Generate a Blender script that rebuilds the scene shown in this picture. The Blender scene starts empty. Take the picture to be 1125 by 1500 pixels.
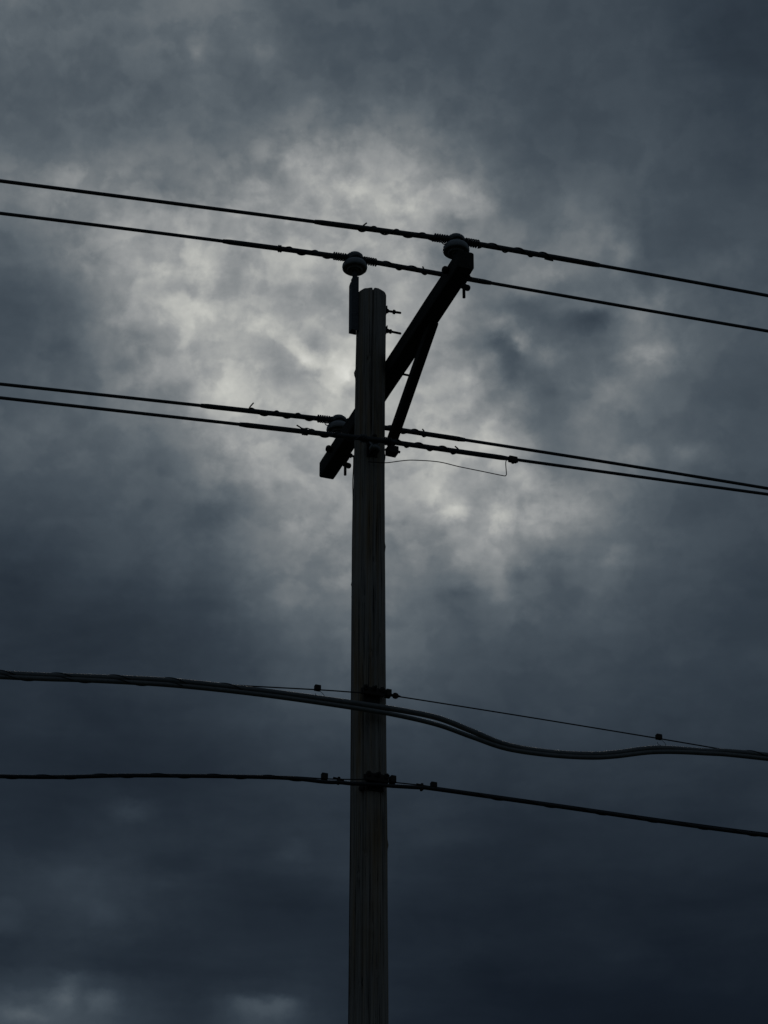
import bpy, bmesh, math, random
from mathutils import Vector, Matrix, noise
random.seed(7)
S = bpy.context.scene
COL = S.collection
R = math.radians

# ------------------------------------------------------------------ camera, sun, exposure
cam = bpy.data.cameras.new('camera')
cam.sensor_fit = 'VERTICAL'
cam.sensor_height = 24.0
cam.lens = 12.0 / math.tan(R(10.0))
cam.clip_start = 0.1
cam.clip_end = 20000
co = bpy.data.objects.new('camera', cam)
COL.objects.link(co)
co.location = (0, 0, 1.6)
co.rotation_euler = (R(90 + 31.0), 0, 0)
S.camera = co
S.view_settings.view_transform = 'Standard'
S.view_settings.look = 'None'
S.view_settings.gamma = 1.0
EXPOSURE = -2.0
S.view_settings.exposure = EXPOSURE

SUN_EL, SUN_AZ = R(35.0), R(-0.3)
sl = bpy.data.lights.new('sun', 'SUN')
sl.energy = 0.5
sl.angle = R(14)
sl.color = (1.0, 0.95, 0.88)
so = bpy.data.objects.new('sun', sl)
COL.objects.link(so)
so.location = (0, 60, 45)
sd = Vector((math.sin(SUN_AZ) * math.cos(SUN_EL), math.cos(SUN_AZ) * math.cos(SUN_EL), math.sin(SUN_EL)))
so.rotation_euler = (-sd).to_track_quat('-Z', 'Y').to_euler()

# ------------------------------------------------------------------ small node helper
class NT:
    def __init__(self, tree):
        self.t = tree
    def n(self, typ, **kw):
        nd = self.t.nodes.new(typ)
        for k, v in kw.items():
            setattr(nd, k, v)
        return nd
    def l(self, a, b):
        self.t.links.new(a, b)
    def m(self, op, a, b=None, c=None, clamp=False):
        nd = self.n('ShaderNodeMath', operation=op, use_clamp=clamp)
        for i, v in enumerate((a, b, c)):
            if v is None:
                continue
            if isinstance(v, (int, float)):
                nd.inputs[i].default_value = v
            else:
                self.l(v, nd.inputs[i])
        return nd.outputs[0]
    def noise(self, vec, scale, detail=4, rough=0.55, dist=0.0, lac=2.0):
        nd = self.n('ShaderNodeTexNoise')
        self.l(vec, nd.inputs['Vector'])
        nd.inputs['Scale'].default_value = scale
        nd.inputs['Detail'].default_value = detail
        nd.inputs['Roughness'].default_value = rough
        nd.inputs['Lacunarity'].default_value = lac
        nd.inputs['Distortion'].default_value = dist
        return nd
    def xyz(self, x, y, z):
        nd = self.n('ShaderNodeCombineXYZ')
        for i, v in enumerate((x, y, z)):
            if isinstance(v, (int, float)):
                nd.inputs[i].default_value = v
            else:
                self.l(v, nd.inputs[i])
        return nd.outputs[0]
    def ramp(self, fac, stops, interp='LINEAR'):
        nd = self.n('ShaderNodeValToRGB')
        cr = nd.color_ramp
        cr.interpolation = interp
        while len(cr.elements) > 1:
            cr.elements.remove(cr.elements[-1])
        for i, (p, c) in enumerate(stops):
            e = cr.elements[0] if i == 0 else cr.elements.new(p)
            e.position = p
            e.color = c if len(c) == 4 else (*c, 1)
        self.l(fac, nd.inputs[0])
        return nd.outputs[0]

def lin(v):
    v /= 255.0
    return v / 12.92 if v <= 0.04045 else ((v + 0.055) / 1.055) ** 2.4

# ------------------------------------------------------------------ sky: Nishita under a closed cloud deck
# how thin (bright) the cloud deck is, by compass bearing and elevation: one row per degree of elevation from 20,
# one column per degree of bearing from -10 to 10
DECK = [
    [70, 70, 70, 71, 68, 52, 44, 56, 54, 42, 34, 30, 28, 26, 24, 23, 22, 22, 22, 22, 22],
    [63, 64, 66, 68, 66, 50, 45, 56, 53, 41, 34, 30, 28, 26, 24, 23, 22, 22, 22, 23, 23],
    [44, 44, 43, 46, 46, 43, 40, 42, 43, 40, 36, 32, 30, 29, 28, 27, 26, 27, 27, 27, 27],
    [49, 49, 49, 52, 52, 47, 42, 40, 40, 40, 38, 34, 32, 31, 31, 30, 30, 31, 31, 31, 32],
    [43, 43, 44, 47, 49, 47, 43, 42, 42, 43, 41, 37, 35, 35, 35, 35, 36, 36, 36, 37, 37],
    [39, 39, 40, 40, 43, 43, 42, 42, 45, 46, 45, 44, 43, 42, 42, 42, 43, 42, 42, 42, 42],
    [40, 40, 40, 40, 39, 40, 42, 45, 49, 52, 53, 52, 50, 50, 50, 51, 50, 48, 46, 46, 46],
    [42, 42, 42, 42, 43, 44, 47, 54, 62, 66, 67, 65, 61, 59, 59, 59, 57, 55, 52, 52, 52],
    [45, 44, 44, 45, 48, 50, 54, 63, 76, 83, 85, 80, 72, 68, 68, 68, 64, 60, 57, 57, 57],
    [45, 45, 45, 48, 51, 56, 60, 78, 92, 101, 103, 93, 85, 86, 79, 80, 70, 64, 59, 59, 59],
    [57, 56, 57, 63, 68, 75, 79, 98, 115, 120, 119, 114, 117, 116, 96, 95, 84, 73, 67, 67, 67],
    [71, 70, 69, 72, 79, 83, 92, 110, 128, 130, 134, 138, 144, 147, 127, 108, 86, 76, 70, 70, 70],
    [84, 84, 85, 87, 87, 96, 126, 139, 140, 138, 145, 156, 157, 139, 105, 106, 100, 86, 76, 73, 73],
    [83, 83, 86, 95, 107, 122, 150, 157, 155, 154, 152, 151, 145, 123, 98, 110, 94, 84, 75, 72, 72],
    [75, 76, 82, 98, 119, 138, 163, 160, 152, 161, 151, 136, 125, 98, 96, 92, 113, 95, 82, 79, 79],
    [73, 72, 83, 108, 137, 152, 153, 149, 145, 146, 150, 143, 121, 104, 92, 98, 97, 87, 78, 75, 75],
    [96, 93, 108, 130, 148, 156, 152, 154, 157, 148, 146, 136, 115, 113, 105, 108, 86, 75, 74, 72, 71],
    [106, 108, 119, 124, 122, 123, 133, 139, 145, 149, 155, 154, 133, 94, 89, 91, 82, 74, 70, 67, 67],
    [90, 90, 94, 99, 101, 101, 105, 118, 135, 133, 129, 120, 104, 88, 78, 78, 76, 72, 66, 61, 61],
    [84, 84, 88, 90, 90, 91, 93, 90, 94, 90, 93, 92, 82, 78, 71, 71, 70, 66, 62, 57, 57],
    [97, 95, 93, 93, 98, 101, 100, 96, 83, 81, 79, 77, 74, 74, 69, 71, 70, 65, 60, 55, 54],
    [101, 100, 95, 95, 97, 99, 97, 89, 79, 77, 77, 76, 75, 73, 72, 72, 69, 64, 60, 55, 54],
    [101, 99, 95, 95, 98, 99, 97, 89, 79, 77, 77, 76, 75, 73, 72, 72, 70, 65, 60, 55, 54],
]
# breaks and dark lumps in the deck: bearing, elevation, half width, half height, tilt (degrees), how much thinner
BREAKS = [
    (0.63, 37.14, 0.38, 0.16, -30, 20), (1.67, 37.29, 0.35, 0.16, 15, 18), (2.63, 37.08, 0.20, 0.13, 0, 18), (1.84, 36.93, 0.27, 0.11, 15, 13),
    (1.84, 37.13, 0.27, 0.08, 15, -18), (1.80, 36.67, 0.35, 0.13, 0, -27), (4.33, 36.96, 0.34, 0.19, 0, 8), (-3.17, 37.18, 0.35, 0.16, 0, 18),
    (-2.17, 37.79, 0.32, 0.15, -20, 18), (-0.70, 37.28, 0.35, 0.16, -25, 18), (-1.57, 37.36, 0.27, 0.13, 0, 8), (-2.96, 37.67, 0.54, 0.19, -30, -13),
    (-1.82, 36.97, 0.54, 0.11, 0, -10), (-7.65, 37.39, 0.27, 0.13, 0, 16), (-8.21, 36.81, 0.27, 0.13, 0, 13), (-5.39, 36.60, 0.43, 0.16, 0, 16),
    (-8.49, 37.40, 0.27, 0.13, 0, -6), (-5.45, 37.45, 0.40, 0.19, 0, -13), (-6.08, 35.72, 0.32, 0.16, 0, 18), (-5.20, 36.06, 0.40, 0.24, 0, 10),
    (-4.81, 34.98, 0.30, 0.16, 0, 16), (-4.96, 35.33, 0.35, 0.13, 0, -18), (-5.44, 35.15, 0.27, 0.11, 0, -8), (-3.68, 35.76, 0.24, 0.30, 0, -24),
    (-3.88, 35.37, 0.34, 0.13, 0, -16), (-2.39, 35.32, 0.35, 0.24, 0, -21), (-1.46, 35.47, 0.35, 0.22, 0, -21), (-2.04, 35.82, 0.54, 0.11, -10, 13),
    (-4.41, 35.53, 0.20, 0.20, 0, 13), (-4.37, 34.76, 0.27, 0.16, 0, 13), (-2.87, 34.68, 0.35, 0.11, -10, 16), (0.57, 36.08, 0.35, 0.19, 0, 16),
    (1.32, 35.94, 0.19, 0.19, 0, -21), (0.37, 35.34, 0.27, 0.27, 0, 10), (4.07, 35.64, 0.48, 0.13, 0, 18), (3.65, 35.35, 0.27, 0.11, 0, 10),
    (3.41, 34.89, 0.57, 0.13, -5, -21), (2.72, 34.71, 0.35, 0.11, -25, 21), (2.24, 35.08, 0.27, 0.20, 0, -8), (5.83, 35.94, 0.16, 0.30, -15, 32),
    (5.55, 36.18, 0.27, 0.19, 0, 10), (5.95, 35.20, 0.13, 0.22, 0, 16), (6.57, 35.06, 0.20, 0.20, 0, 13), (6.16, 35.45, 0.27, 0.13, 0, -13),
    (5.02, 34.66, 0.48, 0.16, -10, -29), (5.86, 34.60, 0.40, 0.11, 0, 13), (8.25, 35.60, 0.40, 0.19, 0, 8), (-5.73, 33.49, 0.48, 0.16, 10, 21),
    (-4.75, 34.47, 0.22, 0.16, 0, 29), (-5.40, 34.45, 0.27, 0.11, 0, 8), (-4.86, 33.44, 0.30, 0.13, 0, -21), (-7.69, 33.96, 0.40, 0.19, 0, -8),
    (-1.93, 34.15, 0.34, 0.15, -35, 54), (-2.78, 34.51, 0.18, 0.15, -20, 27), (-1.06, 33.86, 0.35, 0.16, -30, 24), (-0.78, 33.56, 0.19, 0.16, 0, 10),
    (-1.80, 34.39, 0.36, 0.11, -25, -29), (-1.44, 34.13, 0.15, 0.12, 0, -27), (-1.17, 34.43, 0.20, 0.16, 0, -13), (-2.08, 33.72, 0.54, 0.11, -5, -10),
    (-2.54, 33.40, 0.30, 0.11, 0, 10), (-3.71, 33.34, 0.30, 0.11, 0, 13), (-4.31, 33.55, 0.27, 0.22, 0, -10), (-0.78, 33.33, 0.16, 0.13, 0, -16),
    (1.69, 33.88, 0.40, 0.09, -15, 18), (2.09, 33.67, 0.18, 0.08, 0, 18), (2.53, 33.84, 0.22, 0.11, -30, 18), (3.31, 34.32, 0.35, 0.09, -40, 29),
    (2.87, 34.20, 0.36, 0.19, -25, -32), (3.01, 33.70, 0.27, 0.27, 0, -21), (1.90, 34.35, 0.54, 0.16, 0, -8), (1.69, 33.55, 0.35, 0.08, -10, -10),
    (2.52, 33.37, 0.13, 0.30, 10, -13), (3.75, 33.97, 0.43, 0.19, -20, 13), (1.56, 32.82, 0.57, 0.13, 0, 16), (2.35, 32.86, 0.27, 0.13, 0, 13),
    (3.81, 33.41, 0.27, 0.40, 0, -13), (1.76, 33.18, 0.40, 0.11, -10, -8), (4.13, 34.43, 0.40, 0.19, -10, -16), (5.09, 34.43, 0.40, 0.13, 0, -13),
    (6.39, 34.10, 0.48, 0.30, 0, 24), (5.20, 33.56, 0.22, 0.19, 0, 13), (5.50, 33.17, 0.38, 0.19, -20, 21), (5.41, 33.84, 0.18, 0.19, 0, -13),
    (6.64, 33.72, 0.27, 0.16, 0, 10), (5.74, 34.47, 0.22, 0.08, 0, 10), (6.88, 33.50, 0.34, 0.16, 0, -10), (-2.99, 32.45, 0.36, 0.16, 5, 24),
    (-3.43, 32.21, 0.27, 0.13, 0, 10), (-1.95, 31.52, 0.43, 0.19, -10, 13), (-1.24, 31.13, 0.27, 0.13, 0, 8), (-2.89, 31.71, 0.40, 0.11, 0, 8),
    (-3.85, 31.01, 0.67, 0.34, 20, -18), (-1.76, 32.13, 0.32, 0.16, 0, -8), (2.23, 32.53, 0.35, 0.16, -10, 24), (2.54, 32.33, 0.27, 0.11, -15, 18),
    (2.64, 31.82, 0.18, 0.15, 0, -24), (1.92, 31.46, 0.28, 0.16, -10, -27), (3.24, 31.70, 0.35, 0.19, 0, 21), (1.25, 31.30, 0.31, 0.16, -10, 21),
    (1.72, 31.16, 0.27, 0.11, 0, 16), (1.64, 30.94, 0.20, 0.13, 0, 29), (2.19, 31.12, 0.24, 0.11, 0, 18), (2.74, 31.01, 0.18, 0.13, 0, 18),
    (2.03, 31.00, 0.15, 0.11, 0, -13), (0.54, 31.11, 0.34, 0.13, 0, -13), (3.54, 32.61, 0.40, 0.13, -10, -18), (3.76, 32.13, 0.27, 0.20, 0, -21),
    (2.51, 31.24, 0.20, 0.11, 0, -10), (3.72, 31.19, 0.40, 0.22, 0, 10), (2.69, 32.02, 0.18, 0.11, 0, 18), (5.85, 31.94, 0.31, 0.12, 8, 24),
    (5.33, 32.50, 0.16, 0.13, 0, 10), (7.16, 32.12, 0.18, 0.11, 30, 16), (6.92, 31.96, 0.24, 0.13, 0, 10), (6.31, 32.12, 0.27, 0.11, 0, -10),
    (5.79, 32.25, 0.27, 0.09, 0, -8), (4.86, 31.08, 0.35, 0.19, 0, 18), (4.43, 30.90, 0.18, 0.16, 0, 18), (-1.94, 30.78, 0.22, 0.12, 0, 13),
    (-0.94, 29.99, 0.27, 0.32, 0, 16), (-1.62, 30.59, 0.19, 0.13, 0, 8), (-2.20, 29.27, 0.27, 0.27, 0, 6), (1.56, 30.83, 0.20, 0.12, 0, 35),
    (2.53, 30.64, 0.15, 0.18, 0, 27), (2.63, 29.80, 0.18, 0.15, 0, 18), (3.36, 29.88, 0.23, 0.08, -20, 13), (2.84, 29.19, 0.23, 0.12, -30, 25),
    (1.66, 29.98, 0.23, 0.12, 0, 11), (1.74, 29.24, 0.43, 0.20, -10, -20), (3.04, 29.59, 0.30, 0.16, 0, -16), (3.82, 29.80, 0.35, 0.22, 0, -13),
    (1.71, 30.61, 0.27, 0.11, 0, -10), (0.23, 30.33, 0.27, 0.19, 0, -11), (3.58, 30.72, 0.35, 0.09, 0, 13), (5.19, 30.02, 0.28, 0.11, -20, 13),
    (4.50, 30.16, 0.13, 0.12, 0, 16), (4.73, 30.75, 0.40, 0.09, 0, 16), (4.81, 29.20, 0.19, 0.16, 0, 9), (-4.63, 39.77, 0.13, 0.13, 0, 25),
    (-4.78, 40.01, 0.15, 0.13, 0, 18), (-1.86, 39.05, 0.35, 0.13, -40, 11), (-2.41, 38.81, 0.19, 0.13, 0, 9), (-4.24, 39.55, 0.32, 0.16, -20, -6),
    (-1.08, 39.55, 0.32, 0.22, 0, -6), (-6.72, 21.43, 0.15, 0.18, -15, 47), (-7.44, 21.07, 0.70, 0.15, 0, 23), (-5.88, 21.26, 0.30, 0.12, 0, 23),
    (-6.49, 21.59, 0.22, 0.11, 0, 13), (-5.21, 22.10, 0.81, 0.19, 0, -5), (-5.43, 24.93, 0.39, 0.16, 0, 14), (-3.49, 24.16, 0.36, 0.11, 0, 11),
    (-1.90, 24.35, 0.27, 0.13, 0, 8), (-6.64, 23.50, 0.67, 0.19, 0, 9), (-5.91, 23.01, 0.35, 0.24, 0, 9), (-7.95, 22.79, 0.27, 0.24, 0, 9),
    (-4.73, 24.09, 0.67, 0.16, 0, -6), (-2.03, 23.43, 0.94, 0.27, 0, -5), (-5.57, 22.16, 1.08, 0.15, 0, -6), (-2.55, 21.20, 0.48, 0.16, 0, 40),
    (-1.99, 21.39, 0.28, 0.13, 0, 17), (-3.06, 21.44, 0.22, 0.11, 0, 13), (1.14, 24.82, 0.81, 0.19, -5, 4), (3.46, 23.73, 1.21, 0.16, 0, 3),
    (4.86, 22.44, 1.08, 0.16, -10, 3), (1.40, 22.31, 0.81, 0.19, 0, 3), (6.40, 24.16, 0.81, 0.16, 0, 3), (-0.44, 33.56, 0.94, 0.81, 0, 13),
    (-0.69, 33.82, 0.34, 0.40, 0, 10), (3.88, 34.80, 0.81, 0.18, -8, -13), (2.98, 34.57, 0.32, 0.09, -25, 18),
]
def cubic(p0, p1, p2, p3, t):
    return 0.5 * (2 * p1 + (p2 - p0) * t + (2 * p0 - 5 * p1 + 4 * p2 - p3) * t * t + (3 * p1 - p0 - 3 * p2 + p3) * t ** 3)
def deck_at(bearing, elev):
    x, y = min(max(bearing + 10, 0), 19.999), min(max(elev - 20, 0), len(DECK) - 1.001)
    j, i = int(x), int(y)
    def g(a, c):
        return DECK[min(max(a, 0), len(DECK) - 1)][min(max(c, 0), 20)]
    v = cubic(*[cubic(*[g(i + a, j + c) for c in (-1, 0, 1, 2)], x - j) for a in (-1, 0, 1, 2)], y - i)
    ce = math.cos(R(elev))
    for b0, e0, rx, ry, tilt, dv in BREAKS:
        dx, dy = (bearing - b0) * ce, elev - e0
        if abs(dx) < 4 and abs(dy) < 4:
            ca, sa = math.cos(R(tilt)), math.sin(R(tilt))
            v += dv * math.exp(-((dx * ca + dy * sa) / rx) ** 2 - ((dy * ca - dx * sa) / ry) ** 2)
    return max(v, 0.0)

world = bpy.data.worlds.new('World')
S.world = world
world.use_nodes = True
wt = world.node_tree
wt.nodes.clear()
W = NT(wt)
tc = W.n('ShaderNodeTexCoord')
sep = W.n('ShaderNodeSeparateXYZ')
W.l(tc.outputs['Generated'], sep.inputs[0])
az0 = W.m('ARCTAN2', sep.outputs[0], sep.outputs[1])
el0 = W.m('ARCSINE', sep.outputs[2])
base = W.xyz(W.m('MULTIPLY', az0, 0.85), W.m('MULTIPLY', el0, 1.08), 0.0)
# billow: push the deck about so that its edges curl
def warp(scale, detail, amp, seed):
    v = W.n('ShaderNodeVectorMath', operation='ADD')
    W.l(base, v.inputs[0])
    v.inputs[1].default_value = (seed, seed * 0.7, seed * 1.3)
    nz = W.noise(v.outputs[0], scale, detail, 0.6)
    sp = W.n('ShaderNodeSeparateColor')
    W.l(nz.outputs['Color'], sp.inputs[0])
    return (W.m('MULTIPLY', W.m('SUBTRACT', sp.outputs[0], 0.5), amp),
            W.m('MULTIPLY', W.m('SUBTRACT', sp.outputs[1], 0.5), amp))
wx1, wy1 = warp(50, 5, 0.005, 3.1)
wx2, wy2 = warp(150, 4, 0.006, 8.7)
az = W.m('ADD', az0, W.m('ADD', wx1, wx2))
el = W.m('ADD', el0, W.m('ADD', wy1, wy2))
pos_w = W.m('MULTIPLY_ADD', az, 180 / math.pi / 9.3, 1.0)   # western half of the patch
pos_e = W.m('MULTIPLY', az, 180 / math.pi / 9.3)             # eastern half
east = W.m('GREATER_THAN', az, 0.0)
row = W.m('MINIMUM', W.m('MAXIMUM', W.m('MULTIPLY_ADD', el, 180 / math.pi * 3, -60.0), 0.0), 68.0)
acc, wsum = None, None
for i in range(69):
    elev = 20 + i / 3
    vals = [deck_at(-9.3 + 0.3 * k, elev) for k in range(63)]
    grp = bpy.data.node_groups.new('deck_row', 'ShaderNodeTree')
    for nm in ('west', 'east', 'side', 'row'):
        grp.interface.new_socket(nm, in_out='INPUT', socket_type='NodeSocketFloat')
    grp.interface.new_socket('thin', in_out='OUTPUT', socket_type='NodeSocketFloat')
    grp.interface.new_socket('weight', in_out='OUTPUT', socket_type='NodeSocketFloat')
    Q = NT(grp)
    gi, gout = Q.n('NodeGroupInput'), Q.n('NodeGroupOutput')
    half = []
    for fac, part in ((gi.outputs[0], vals[:32]), (gi.outputs[1], vals[31:])):
        c = Q.ramp(fac, [(k / 31, (v / 255.0,) * 3) for k, v in enumerate(part)], 'CARDINAL')
        bw = Q.n('ShaderNodeRGBToBW')
        Q.l(c, bw.inputs[0])
        half.append(bw.outputs[0])
    val = Q.m('MULTIPLY_ADD', Q.m('SUBTRACT', half[1], half[0]), gi.outputs[2], half[0])
    mr = Q.n('ShaderNodeMapRange', interpolation_type='SMOOTHSTEP')
    Q.l(Q.m('ABSOLUTE', Q.m('SUBTRACT', gi.outputs[3], float(i))), mr.inputs['Value'])
    mr.inputs['From Min'].default_value = 0
    mr.inputs['From Max'].default_value = 1
    mr.inputs['To Min'].default_value = 1
    mr.inputs['To Max'].default_value = 0
    Q.l(Q.m('MULTIPLY', val, mr.outputs['Result']), gout.inputs[0])
    Q.l(mr.outputs['Result'], gout.inputs[1])
    gn_ = W.n('ShaderNodeGroup')
    gn_.node_tree = grp
    for k, s_ in enumerate((pos_w, pos_e, east, row)):
        W.l(s_, gn_.inputs[k])
    acc = gn_.outputs[0] if acc is None else W.m('ADD', acc, gn_.outputs[0])
    wsum = gn_.outputs[1] if wsum is None else W.m('ADD', wsum, gn_.outputs[1])
# away from the bright patch the deck is an even dark grey
edge = W.n('ShaderNodeMapRange', interpolation_type='SMOOTHSTEP')
W.l(W.m('ABSOLUTE', az), edge.inputs['Value'])
edge.inputs['From Min'].default_value = R(9.5)
edge.inputs['From Max'].default_value = R(24)
edge.inputs['To Min'].default_value = 1
edge.inputs['To Max'].default_value = 0
def fade(a, b):
    m_ = W.n('ShaderNodeMapRange', interpolation_type='SMOOTHSTEP')
    W.l(el, m_.inputs['Value'])
    m_.inputs['From Min'].default_value = R(a)
    m_.inputs['From Max'].default_value = R(b)
    m_.inputs['To Min'].default_value = 0
    m_.inputs['To Max'].default_value = 1
    return m_.outputs['Result']
patch = W.m('MULTIPLY', edge.outputs['Result'], W.m('MULTIPLY', fade(12, 20), fade(54, 42)))
FAR = 56 / 255.0
deck = W.m('MULTIPLY_ADD', W.m('SUBTRACT', acc, FAR), patch, FAR)
# puffs and wisps, stronger where the deck is thin and lit through
n1 = W.noise(base, 34, 6, 0.5, 0.1).outputs['Fac']
off = W.n('ShaderNodeVectorMath', operation='ADD')
W.l(base, off.inputs[0])
off.inputs[1].default_value = (5.3, 2.2, 7.7)
n2 = W.noise(off.outputs[0], 120, 8, 0.6, 0.2).outputs['Fac']
amp = W.n('ShaderNodeMapRange')
W.l(deck, amp.inputs['Value'])
amp.inputs['From Min'].default_value = 0.15
amp.inputs['From Max'].default_value = 0.5
amp.inputs['To Min'].default_value = 0.13
amp.inputs['To Max'].default_value = 0.18
amp2 = W.n('ShaderNodeMapRange')
W.l(deck, amp2.inputs['Value'])
amp2.inputs['From Min'].default_value = 0.22
amp2.inputs['From Max'].default_value = 0.5
amp2.inputs['To Min'].default_value = 0.05
amp2.inputs['To Max'].default_value = 0.30
off3 = W.n('ShaderNodeVectorMath', operation='ADD')
W.l(base, off3.inputs[0])
off3.inputs[1].default_value = (1.9, 9.4, 3.3)
n3 = W.noise(off3.outputs[0], 68, 4, 0.45, 0.25).outputs['Fac']
n3 = W.m('MULTIPLY', W.m('SUBTRACT', n3, 0.5), W.m('MULTIPLY', amp2.outputs['Result'], 1.1))
puff = W.m('ADD', n3, W.m('ADD', W.m('MULTIPLY', W.m('SUBTRACT', n1, 0.5), amp.outputs['Result']),
           W.m('MULTIPLY', W.m('SUBTRACT', n2, 0.5), amp2.outputs['Result'])))
off4 = W.n('ShaderNodeVectorMath', operation='ADD')
W.l(base, off4.inputs[0])
off4.inputs[1].default_value = (12.1, 4.4, 0.6)
n4 = W.noise(off4.outputs[0], 55, 5, 0.52, 0.2).outputs['Fac']
lump = W.n('ShaderNodeMapRange', interpolation_type='SMOOTHSTEP')
W.l(n4, lump.inputs['Value'])
lump.inputs['From Min'].default_value = 0.45
lump.inputs['From Max'].default_value = 0.57
lump.inputs['To Min'].default_value = -0.055
lump.inputs['To Max'].default_value = 0.055
puff = W.m('MULTIPLY_ADD', lump.outputs['Result'], W.m('MULTIPLY', deck, 1.6), puff)
# flat layers low down, where the deck is thick
lay = W.noise(W.xyz(W.m('MULTIPLY', az0, 16.0), W.m('MULTIPLY', el0, 52.0), 2.2), 1.0, 6, 0.55, 0.3).outputs['Fac']
thick = W.n('ShaderNodeMapRange')
W.l(deck, thick.inputs['Value'])
thick.inputs['From Min'].default_value = 0.14
thick.inputs['From Max'].default_value = 0.34
thick.inputs['To Min'].default_value = 0.55
thick.inputs['To Max'].default_value = 0.0
puff = W.m('MULTIPLY_ADD', W.m('SUBTRACT', lay, 0.5), thick.outputs['Result'], puff)
deck = W.m('MULTIPLY', deck, W.m('ADD', 1.035, puff), clamp=True)
cloud = W.ramp(deck, [(v / 255.0, (lin(r), lin(g), lin(b))) for v, r, g, b in (
    (0, 0, 0, 0), (26, 18, 26, 36), (42, 33, 42, 52), (60, 50, 60, 70), (80, 69, 79, 88),
    (100, 91, 100, 107), (120, 114, 120, 124), (150, 149, 152, 153), (190, 191, 192, 187), (230, 228, 228, 222))])
STRENGTH = 0.1
gain = W.n('ShaderNodeVectorMath', operation='SCALE')
W.l(cloud, gain.inputs[0])
gain.inputs['Scale'].default_value = 2.0 ** (-EXPOSURE) / STRENGTH
sky = W.n('ShaderNodeTexSky', sky_type='NISHITA')
sky.sun_disc = False
sky.sun_elevation = SUN_EL
sky.sun_rotation = SUN_AZ
mix = W.n('ShaderNodeMix', data_type='RGBA')
mix.inputs['Factor'].default_value = 0.996
W.l(sky.outputs[0], mix.inputs['A'])
W.l(gain.outputs[0], mix.inputs['B'])
bg = W.n('ShaderNodeBackground')
bg.inputs['Strength'].default_value = STRENGTH
W.l(mix.outputs['Result'], bg.inputs['Color'])
wo = W.n('ShaderNodeOutputWorld')
W.l(bg.outputs[0], wo.inputs['Surface'])

# ------------------------------------------------------------------ materials
def newmat(name):
    m = bpy.data.materials.new(name)
    m.use_nodes = True
    n = NT(m.node_tree)
    b = m.node_tree.nodes['Principled BSDF']
    return m, n, b

def simple(name, c1, c2, rough, scale=40, metallic=0.0, bump=0.0, spec=0.5):
    m, n, b = newmat(name)
    tcn = n.n('ShaderNodeTexCoord')
    nz = n.noise(tcn.outputs['Object'], scale, 6, 0.65).outputs['Fac']
    n.l(n.ramp(nz, [(0.3, c1), (0.7, c2)]), b.inputs['Base Color'])
    rr = n.m('MULTIPLY_ADD', nz, 0.25, rough - 0.12)
    n.l(rr, b.inputs['Roughness'])
    b.inputs['Metallic'].default_value = metallic
    b.inputs['Specular IOR Level'].default_value = spec
    if bump:
        bp = n.n('ShaderNodeBump')
        bp.inputs['Strength'].default_value = bump
        bp.inputs['Distance'].default_value = 0.003
        n.l(nz, bp.inputs['Height'])
        n.l(bp.outputs[0], b.inputs['Normal'])
    return m

def wood(name, dark, mid, light, along, fine, brown=None):
    """weathered timber: streaks along one object axis, dark drying cracks, blotches"""
    m, n, b = newmat(name)
    tcn = n.n('ShaderNodeTexCoord')
    mp = n.n('ShaderNodeMapping')
    n.l(tcn.outputs['Object'], mp.inputs['Vector'])
    sc = [fine] * 3
    sc[along] = fine * 0.018
    mp.inputs['Scale'].default_value = sc
    g1 = n.noise(mp.outputs[0], 1.0, 8, 0.7, 0.2).outputs['Fac']
    mp2 = n.n('ShaderNodeMapping')
    n.l(tcn.outputs['Object'], mp2.inputs['Vector'])
    sc2 = [fine * 0.33] * 3
    sc2[along] = fine * 0.33 * 0.03
    mp2.inputs['Scale'].default_value = sc2
    mp2.inputs['Location'].default_value = (3.1, 1.7, 0.4)
    g2 = n.noise(mp2.outputs[0], 1.0, 5, 0.6, 0.4).outputs['Fac']
    g3 = n.noise(tcn.outputs['Object'], 1.3, 4, 0.6).outputs['Fac']
    c = n.ramp(n.m('ADD', n.m('MULTIPLY', g1, 0.6), n.m('MULTIPLY', g2, 0.4)),
               [(0.33, dark), (0.46, mid), (0.66, light)])
    if brown:
        mx = n.n('ShaderNodeMix', data_type='RGBA', blend_type='MULTIPLY')
        f = n.ramp(n.m('ADD', n.m('MULTIPLY', g2, 0.6), n.m('MULTIPLY', g3, 0.4)), [(0.45, (0, 0, 0)), (0.62, (1, 1, 1))])
        n.l(f, mx.inputs['Factor'])
        n.l(c, mx.inputs['A'])
        mx.inputs['B'].default_value = (*brown, 1)
        c = mx.outputs['Result']
    crack = n.ramp(g1, [(0.34, (0.12, 0.12, 0.12)), (0.42, (1, 1, 1))])
    mx = n.n('ShaderNodeMix', data_type='RGBA', blend_type='MULTIPLY')
    mx.inputs['Factor'].default_value = 1.0
    n.l(c, mx.inputs['A'])
    n.l(crack, mx.inputs['B'])
    n.l(mx.outputs['Result'], b.inputs['Base Color'])
    b.inputs['Roughness'].default_value = 0.9
    b.inputs['Specular IOR Level'].default_value = 0.2
    bp = n.n('ShaderNodeBump')
    bp.inputs['Strength'].default_value = 0.6
    bp.inputs['Distance'].default_value = 0.006
    n.l(g1, bp.inputs['Height'])
    n.l(bp.outputs[0], b.inputs['Normal'])
    return m

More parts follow.
